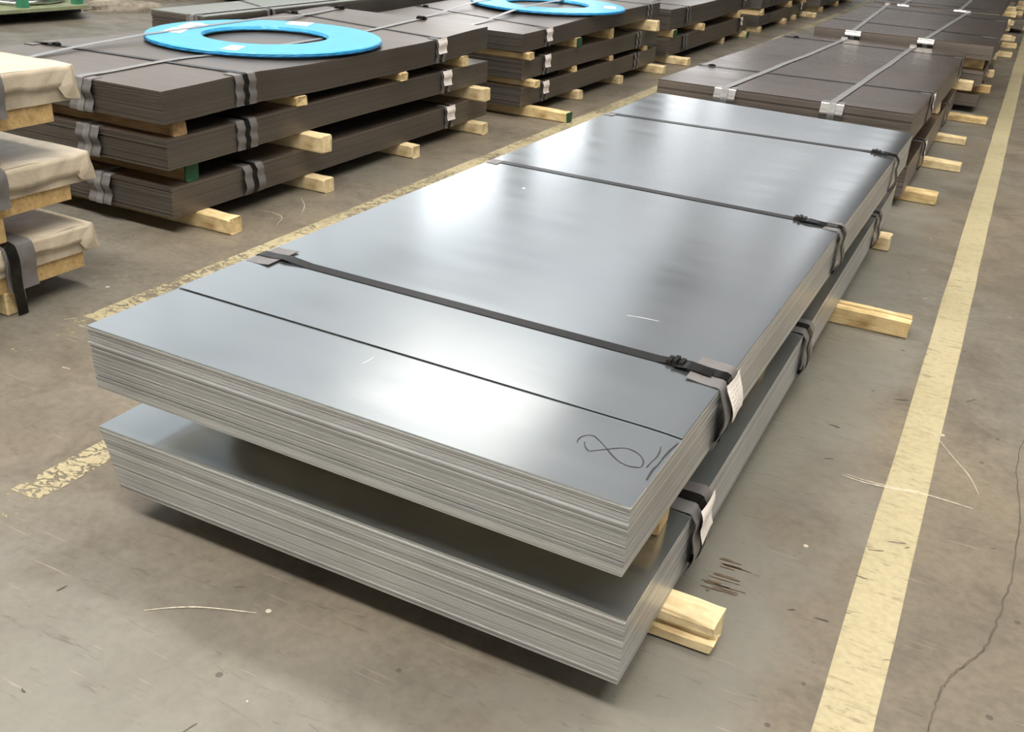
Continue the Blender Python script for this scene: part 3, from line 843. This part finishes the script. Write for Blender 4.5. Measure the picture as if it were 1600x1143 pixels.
# left row, third to fifth stack
L3n = 'the third brown stack of the left row'
L3 = [Pack('lower brown sheet pack of ' + L3n, -2.4, -1.262, 7.67, 10.55, .070, .230, n=22),
      Pack('upper brown sheet pack of ' + L3n, -2.4, -1.258, 7.67, 10.55, .303, .480, n=22, sag=[(0, 0), (.3, -.006), (1, .012)])]
for k, p in enumerate(L3):
    p.cross_strap(8.17, right=True, mode='wave', pw=.11, width=.028)
    p.cross_strap(10.2, right=True, mode='wave', pw=.08, width=.025, tagged=True)
L3[1].long_strap(-1.66, -1.7, width=.036, pw=.12)
for i, (y, xe, gn) in enumerate(((7.80, -1.073, False), (9.62, -1.265, False), (10.39, -1.195, True))):
    beam('%s floor bearer under %s%s' % (ORD[i], L3n, ', green end' if gn else ''), -2.3, xe, y, 0, L3[0].bottom(y) - .0017, .085, WOOD_PALE, green=gn)
for i, (y, xe, gn) in enumerate(((7.80, -1.235, True), (8.60, -1.21, False), (10.1, -1.25, False))):
    beam('%s bearer between the packs of %s%s' % (ORD[i], L3n, ', green end' if gn else ''), -2.3, xe, y, L3[0].top(y) + .0003, L3[1].bottom(y) - .0017, .085, WOOD, green=gn)
L4n = 'the fourth brown stack of the left row'
L4 = [Pack('lower brown sheet pack of ' + L4n, -2.4, -1.235, 10.96, 13.75, .068, .192, n=16),
      Pack('upper brown sheet pack of ' + L4n, -2.4, -1.225, 10.96, 13.75, .27, .46, n=16)]
L4[0].cross_strap(11.5, right=True, pw=.1); L4[0].cross_strap(13.3, right=True, pw=.1, tagged=True); L4[1].cross_strap(11.5, right=True, pw=.1)
for lv in (0, 1):
    for i, (y, xe) in enumerate(((11.05, -1.215), (12.3, -1.19), (12.95, -1.2), (13.55, -1.05)) if lv == 0 else ((11.04, -1.21), (12.5, -1.2), (13.4, -1.2))):
        beam('%s timber bearer %s %s' % (ORD[i], ('on the floor under', 'between the packs of')[lv], L4n), -2.3, xe, y, 0 if lv == 0 else L4[0].top(y) + .0003, L4[lv].bottom(y) - .0017, .09, WOOD_PALE if lv == 0 else WOOD)
L5 = [Pack('lower brown sheet pack of the farthest stack in the left row', -2.4, -1.17, 14.36, 17.3, .075, .235, n=14),
      Pack('upper brown sheet pack of the farthest stack in the left row', -2.4, -1.17, 14.36, 17.3, .31, .45, n=14)]
L5[0].cross_strap(15.0, right=True, pw=.1, tagged=True)
for lv in (0, 1):
    for i, y in enumerate((14.5, 15.8, 17.0)):
        beam('%s timber bearer %s the farthest stack in the left row' % (ORD[i], ('on the floor under', 'between the packs of')[lv]), -2.3, -1.15, y, 0 if lv == 0 else L5[0].top(y) + .0003, L5[lv].bottom(y) - .0017, .09, WOOD)

# narrow greenish packs behind the first left stack
C2 = [Pack('lower narrow pack standing behind the near blue ring stack', -2.98, -2.57, 3.18, 6.6, .08, .32, n=24),
      Pack('upper narrow pack of greenish sheets behind the near blue ring stack', -2.98, -2.57, 3.17, 6.6, .39, .616, n=26, top_mat=GREEN_TOP)]
C2[1].long_strap(-2.66, -2.66, width=.03, pw=.09)
C2[1].cross_strap(3.95, 3.75, right=True, width=.022, pw=.08)
for lv in (0, 1):
    for i, y in enumerate((3.6, 5.0, 6.3)):
        beam('%s timber bearer %s the narrow greenish packs' % (ORD[i], ('on the floor under', 'between')[lv]), -2.95, -2.60, y, 0 if lv == 0 else C2[0].top(y) + .0003, C2[lv].bottom(y) - .0017, .09, WOOD)


# ------------------------------------------------------------------ blue wrapped ring coils
def ring(label, cx, cy, zfun, ro, ri, name='ring_coil', labels=()):
    h = .021; n = 96
    root = thing(name, label, 'coil', (cx, cy, zfun(cy)))
    def P(r, a, z): 
        x = cx + r * math.cos(a); y = cy + r * math.sin(a); return Vector((x, y, zfun(y) + z))
    sec = [(ri, .001), (ri - .002, h * .4), (ri, h * .5), (ri + .004, h * .97), (ri + .02, h), (ro - .02, h), (ro - .006, h * .95), (ro - .001, h * .72)]
    V = []; F = []
    k = len(sec)
    for i in range(n):
        a = 2 * math.pi * i / n
        for j, (r, z) in enumerate(sec):
            w = .0016 * math.sin(a * 37 + j) + .0012 * math.sin(a * 11)
            V.append(P(r + (w if j in (1, 2, 7) else 0), a, z))
    for i in range(n):
        for j in range(k - 1): F.append((i * k + j, i * k + j + 1, ((i + 1) % n) * k + j + 1, ((i + 1) % n) * k + j))
    fix_normals(mk('wrapping', V, F, BLUE, root, smooth=False))
    sec = [(ro - .004, .001), (ro + .002, h * .25), (ro + .001, h * .52), (ro - .008, h * .66)]
    V = []; F = []; k = len(sec)
    for i in range(n):
        a = 2 * math.pi * i / n
        for j, (r, z) in enumerate(sec): V.append(P(r + .0022 * math.sin(a * 48 + j * 1.3), a, z))
    for i in range(n):
        for j in range(k - 1): F.append((i * k + j, i * k + j + 1, ((i + 1) % n) * k + j + 1, ((i + 1) % n) * k + j))
    o = fix_normals(mk('outer_rim', V, F, BLUE_DARK, root)); o['label'] = 'darker crimped lower rim'
    for nm, polys in labels:
        g = G()
        for poly in polys:
            vs = [Vector((x, y, zfun(y) + h + .0012)) for x, y in poly]
            g.add(vs, [tuple(range(len(vs)))])
        g.make(nm, WHITE_PRINT, root)
    return root


def flat_on(p, ya, yb): 
    z = max(p.top(ya + (yb - ya) * k / 10) for k in range(11)) + .0052
    return lambda y: z


ring('flat blue wrapped ring coil on the nearest left stack, with white lettering', -1.885, 2.875, flat_on(L1[2], 2.3, 3.45), .60, .32, labels=(
    ('white_lettering', [[(-2.289, 2.550), (-2.352, 2.704), (-2.262, 2.722), (-2.182, 2.577)],
                         [(-2.350, 2.722), (-2.392, 2.800), (-2.318, 2.812), (-2.290, 2.770), (-2.255, 2.775), (-2.258, 2.730)],
                         [(-2.398, 2.815), (-2.437, 2.915), (-2.366, 2.950), (-2.352, 2.905), (-2.315, 2.920), (-2.290, 2.860), (-2.330, 2.868), (-2.322, 2.822)]]),
    ('white_sticker', [[(-1.715, 2.345), (-1.765, 2.481), (-1.692, 2.497), (-1.636, 2.361)]]),
    ('paper_label', [[(-2.074, 3.270), (-2.135, 3.400), (-2.010, 3.450), (-1.950, 3.305)]])))
ring('flat blue wrapped ring coil on the second left stack, cut by the picture edge', -1.73, 6.03, flat_on(L2[2], 5.4, 6.65), .60, .32, labels=(
    ('paper_label', [[(-1.281, 6.082), (-1.345, 6.245), (-1.27, 6.30), (-1.20, 6.125)]]),))

# ------------------------------------------------------------------ sheet packs wrapped in tan film, far left
def wrapped(label, x0, x1, y0, y1, z0, z1, seed, strap_y, prot_z, band_z, pw):
    root = thing('wrapped_pack', label, 'steel sheets', ((x0 + x1) / 2, (y0 + y1) / 2, z0))
    bm = bmesh.new(); nx, ny, nz_ = 14, 40, 6
    def P(i, j, k):
        x = x0 + (x1 - x0) * i / nx; y = y0 + (y1 - y0) * (j / ny) ** .6; z = z0 + (z1 - z0) * k / nz_
        p = Vector((x, y, z))
        q = noise.noise_vector(p * Vector((7, 7, 14)) .length * 0 + Vector((x * 9, y * 9, z * 22 + seed)))
        a = .004
        edge = (i in (0, nx)) + (j in (0, ny)) + (k in (0, nz_))
        if k == nz_: p.z += q.z * .004 - .002 + (.0 if edge < 2 else -.003)
        if i == nx: p.x += q.x * .005 - .003 * (k == nz_)
        if j == ny: p.y += q.y * .006 + .016 * (1 - k / nz_)
        if k == 0: p.z = z0 + (.0004 if edge < 2 else .001 + abs(q.z) * .003)
        return p
    idx = {}
    def vert(i, j, k):
        if (i, j, k) not in idx: idx[(i, j, k)] = bm.verts.new(P(i, j, k) - root.location)
        return idx[(i, j, k)]
    for i in range(nx):
        for j in range(ny):
            bm.faces.new((vert(i, j, nz_), vert(i + 1, j, nz_), vert(i + 1, j + 1, nz_), vert(i, j + 1, nz_)))
            bm.faces.new((vert(i, j, 0), vert(i, j + 1, 0), vert(i + 1, j + 1, 0), vert(i + 1, j, 0)))
    for j in range(ny):
        for k in range(nz_):
            bm.faces.new((vert(nx, j, k), vert(nx, j + 1, k), vert(nx, j + 1, k + 1), vert(nx, j, k + 1)))
            bm.faces.new((vert(0, j, k), vert(0, j, k + 1), vert(0, j + 1, k + 1), vert(0, j + 1, k)))
    for i in range(nx):
        for k in range(nz_):
            bm.faces.new((vert(i, ny, k), vert(i, ny, k + 1), vert(i + 1, ny, k + 1), vert(i + 1, ny, k)))
            bm.faces.new((vert(i, 0, k), vert(i + 1, 0, k), vert(i + 1, 0, k + 1), vert(i, 0, k + 1)))
    bmesh.ops.recalc_face_normals(bm, faces=bm.faces)
    me = bpy.data.meshes.new('film_wrap'); bm.to_mesh(me); bm.free(); me.materials.append(FILM)
    for p in me.polygons: p.use_smooth = True
    try: me.set_sharp_from_angle(angle=.7)
    except Exception: pass
    o = bpy.data.objects.new('film_wrap', me); C.objects.link(o); o.parent = root
    # overlap of the film: hangs over the upper part of the long side, wavy lower hem
    H = z1 - z0; V = []; F = []; n = 26; m = 4
    ya = max(y0, strap_y - .25); yb = y1 - .012
    for j in range(n + 1):
        t = j / n; y = ya + (yb - ya) * t
        dep = H * (.60 + .10 * math.sin(t * 7 + seed) + .05 * math.sin(t * 19 + seed))
        for k in range(m + 1):
            u = k / m
            V.append((x1 + .006 + .004 * u + .004 * noise.noise(Vector((y * 14, u * 3, seed))) * u, y, z1 - .004 - dep * u))
    for j in range(n):
        for k in range(m):
            a = j * (m + 1) + k; F.append((a, a + 1, a + m + 2, a + m + 1))
    o = mk('film_overlap', V, F, FILM, root, smooth=True); md = o.modifiers.new('thickness', 'SOLIDIFY'); md.thickness = .0012; md.offset = 1
    # folded corner flap
    V = [(x1 + .008, y1 - .012, z1 - .006), (x1 + .010, y1 - .075, z0 + H * .42), (x1 + .014, y1 - .055, z0 + H * .12), (x1 + .012, y1 + .006, z0 + H * .02), (x1 + .004, y1 + .014, z0 + H * .10), (x1 + .017, y1 - .02, z0 + H * .45)]
    o = mk('film_fold', V, [(0, 1, 5), (1, 2, 5), (2, 3, 5), (3, 4, 5), (4, 0, 5)], FILM, root)
    md = o.modifiers.new('thickness', 'SOLIDIFY'); md.thickness = .0015
    # wide protector and black band
    xo = x1 + .016
    pts = [(x1 - .12, z1 + .006), (x1 - .05, z1 + .006), (x1 - .01, z1 + .005), (x1 + .010, z1 - .002), (xo, z1 - .016)]
    for k in range(1, 7): pts.append((xo + .004 * math.sin(k * 1.1), z1 - .016 + (prot_z - z1 + .016) * k / 6))
    g = G(); g.ribbon([(x, strap_y, z) for x, z in pts], (0, -1, 0), pw, .002); g.make('edge_protector', PROT, root)
    loop = [(x0 - .004, z1 + .005), (x0 + .3, z1 + .0065), (x1 - .3, z1 + .0065)] + [(x + (.0026 if i > 2 else 0), z + .0026) for i, (x, z) in enumerate(pts[:5])]
    loop += [(xo + .0075 + .003 * math.sin(k * 1.1), z1 - .016 + (band_z - z1 + .016) * k / 8) for k in range(1, 9)]
    yb_ = strap_y - .028
    g = G(); g.ribbon([(x, yb_, z) for x, z in loop], (0, -1, 0), .038, .0014); g.make('strap', BLACK_BAND, root)
    return root


WZ = ((.137, .236), (.381, .484), (.657, .776))
BASE = (0, .236, .484)
Wn = ('lowest tan film wrapped sheet pack at the left edge, black band reaching the floor', 'middle tan film wrapped sheet pack at the left edge', 'top tan film wrapped sheet pack at the left edge, palest and highest')
for k, (za, zb_) in enumerate(WZ):
    wrapped(Wn[k], -2.42, -1.136, -1.7, (1.005, 1.028, 1.008)[k], za, zb_, 3.1 * k, (.688, .632, .672)[k], (.085, .362, .640)[k], (.004, .345, .62)[k], .115)
    lo = BASE[k] + (.0 if k == 0 else .0095); y = (.665, .63, .655)[k]; e = (.955, .940, .915)[k]
    rz = za - .0005; bz = (.080, .328, .598)[k]
    sk = thing('timber_skid', 'board skid carrying the %s wrapped pack at the left edge' % ('lowest', 'middle', 'top')[k], 'timber', (-1.78, -.35, lo))
    for xr in (-1.145, -1.76, -2.30):
        g = G(); a, c_ = xr - .10, xr
        for j in range(8):
            ya, yb_ = -1.65 + (e + 1.65) * j / 8, -1.65 + (e + 1.65) * (j + 1) / 8
            if j == 0: g.add([(a, ya, bz), (c_, ya, bz), (c_, ya, rz), (a, ya, rz)], [(0, 1, 2, 3)])
            d0 = random.uniform(-.002, .002) if j else 0; d1 = 0
            g.add([(a, ya, bz), (c_, ya, bz), (c_, ya, rz), (a, ya, rz), (a, yb_, bz), (c_, yb_, bz), (c_, yb_, rz), (a, yb_, rz)],
                  [(0, 1, 5, 4), (1, 2, 6, 5), (2, 3, 7, 6), (3, 0, 4, 7)])
            if j == 7: g.add([(a, yb_, bz), (c_, yb_ - .006, bz), (c_, yb_, rz), (a, yb_ - .004, rz)], [(3, 2, 1, 0)])
        g.make('runner', WOOD_ORANGE, sk)
    for yy in (y, -.45, -1.45):
        g = G(); g.box(-2.36, -1.142, yy - .04, yy + .04, lo, bz); ob = g.make('bearer', WOOD if k == 0 else WOOD_ORANGE, sk)
        md = ob.modifiers.new('bevel', 'BEVEL'); md.width = .004; md.segments = 1

# ------------------------------------------------------------------ far left background
t = thing('wire_stand', 'green painted platform with posts carrying a coil, top left corner', 'machine', (-8.0, 5.4, 0))
g = G(); g.add([(-9.4, 3.2, .10), (-6.60, 4.50, .10), (-6.50, 5.82, .10), (-9.4, 7.4, .10), (-9.4, 3.2, .13), (-6.60, 4.50, .13), (-6.50, 5.82, .13), (-9.4, 7.4, .13)],
               [(3, 2, 1, 0), (4, 5, 6, 7), (0, 1, 5, 4), (1, 2, 6, 5), (2, 3, 7, 6), (3, 0, 4, 7)]); g.make('platform', GREEN_PLATE, t)
g = G(); g.box(-9.0, -6.95, 4.5, 6.1, 0, .10); g.make('base', DARK_IRON, t)
for (x, y) in ((-6.66, 5.20), (-6.62, 5.78), (-8.6, 4.2)):
    g = G(); g.box(x - .04, x + .04, y - .04, y + .04, .13, 1.25); g.make('post', GREEN_MACHINE, t)
g = G(); g.box(-8.65, -6.6, 5.15, 5.25, 1.25, 1.33); g.make('crossbar', GREEN_MACHINE, t)
t2 = thing('wire_coil', 'shiny coil of steel wire lying on the green platform, top left', 'coil', (-7.12, 5.52, .13))
for k in range(9):
    rr = .40 - .028 * (k % 3); zz = .152 + .044 * (k // 3)
    g = G(); g.tube([(-7.12 + rr * math.cos(a * .2617), 5.52 + rr * math.sin(a * .2617), zz + .006 * math.sin(a * 1.7 + k)) for a in range(24)], .021, 7, True)
    g.make('wire_turn', CHROME, t2, smooth=True)
t3 = thing('chain', 'rusty chain heaped on the floor at the top left edge', 'chain', (-6.86, 5.05, 0))
for k in range(11):
    cx = -6.98 + .022 * k; cy = 4.78 + .042 * k; tilt = (k % 2) * 1.2 + .2
    pts = []
    for a in range(12):
        u = .052 * math.cos(a * math.pi / 6); v_ = .026 * math.sin(a * math.pi / 6)
        pts.append((cx + u * .5, cy + u * .85, .012 + .027 * abs(math.sin(tilt)) + v_ * math.sin(tilt)) if k % 2 else (cx + u * .5 - v_ * .85, cy + u * .85 + v_ * .5, .012 + .012 * (k % 3)))
    g = G(); g.tube(pts, .010, 6, True); g.make('chain_link', DARK_IRON, t3, smooth=True)
def lump(name, label, cat, cx, cy, sx, sy, h, rot, seed, mat):
    V = []; F = []; nu, nv = 14, 6
    for j in range(nv + 1):
        for i in range(nu):
            a = 2 * math.pi * i / nu; el = j / nv
            r = (1 - el ** 2.4) ** .5 if j < nv else .0
            q = 1 + .22 * noise.noise(Vector((math.cos(a) * 2, math.sin(a) * 2, el * 2 + seed)))
            x = sx * r * math.copysign(abs(math.cos(a)) ** .6, math.cos(a)) * q; y = sy * r * math.copysign(abs(math.sin(a)) ** .6, math.sin(a)) * q
            V.append((cx + x * math.cos(rot) - y * math.sin(rot), cy + x * math.sin(rot) + y * math.cos(rot), h * el * (1 + .1 * noise.noise(Vector((x * 4, y * 4, seed))))))
    for j in range(nv):
        for i in range(nu): F.append((j * nu + i, j * nu + (i + 1) % nu, (j + 1) * nu + (i + 1) % nu, (j + 1) * nu + i))
    F.append(tuple(range(nu - 1, -1, -1)))
    o = fix_normals(mk(name, V, F, mat, loc=(cx, cy, 0))); return tag(o, label, cat)
lump('concrete_lump', 'rough dark concrete lump behind the green sheet pack, top left', 'rubble', -6.82, 6.55, .42, .16, .10, .95, 1.0, RUBBLE)
lump('concrete_lump', 'pale broken concrete piece beside the green platform', 'rubble', -7.05, 6.50, .14, .20, .09, .2, 5.0, simple('pale_concrete', (.42, .36, .27), .9, 0, .3, 14, bmp=.5))
lump('concrete_lump', 'low brown concrete mound farthest back at the top left', 'rubble', -7.55, 7.45, .60, .22, .22, .8, 9.0, RUBBLE)
# added dark block standing in for the dark void behind the greenish packs
t4 = thing('void_filler', 'low black block added for the dark void behind the greenish sheets at the top', 'machine', (-6.5, 10.0, 0))
g = G(); g.add([(-6.6, 7.9, .05), (-5.0, 10.6, .05), (-6.9, 12.0, .05), (-8.4, 9.0, .05), (-6.6, 7.9, .55), (-5.0, 10.6, .55), (-6.9, 12.0, .55), (-8.4, 9.0, .55)],
               [(3, 2, 1, 0), (4, 5, 6, 7), (0, 1, 5, 4), (1, 2, 6, 5), (2, 3, 7, 6), (3, 0, 4, 7)]); ob = g.make('filler_block', DARK_IRON, t4)
md = ob.modifiers.new('bevel', 'BEVEL'); md.width = .02; md.segments = 2
for (x, y) in ((-6.6, 8.3), (-5.4, 10.4), (-7.0, 11.6), (-8.0, 9.1)):
    g = G(); g.box(x - .08, x + .08, y - .08, y + .08, 0, .06); g.make('foot', DARK_IRON, t4)
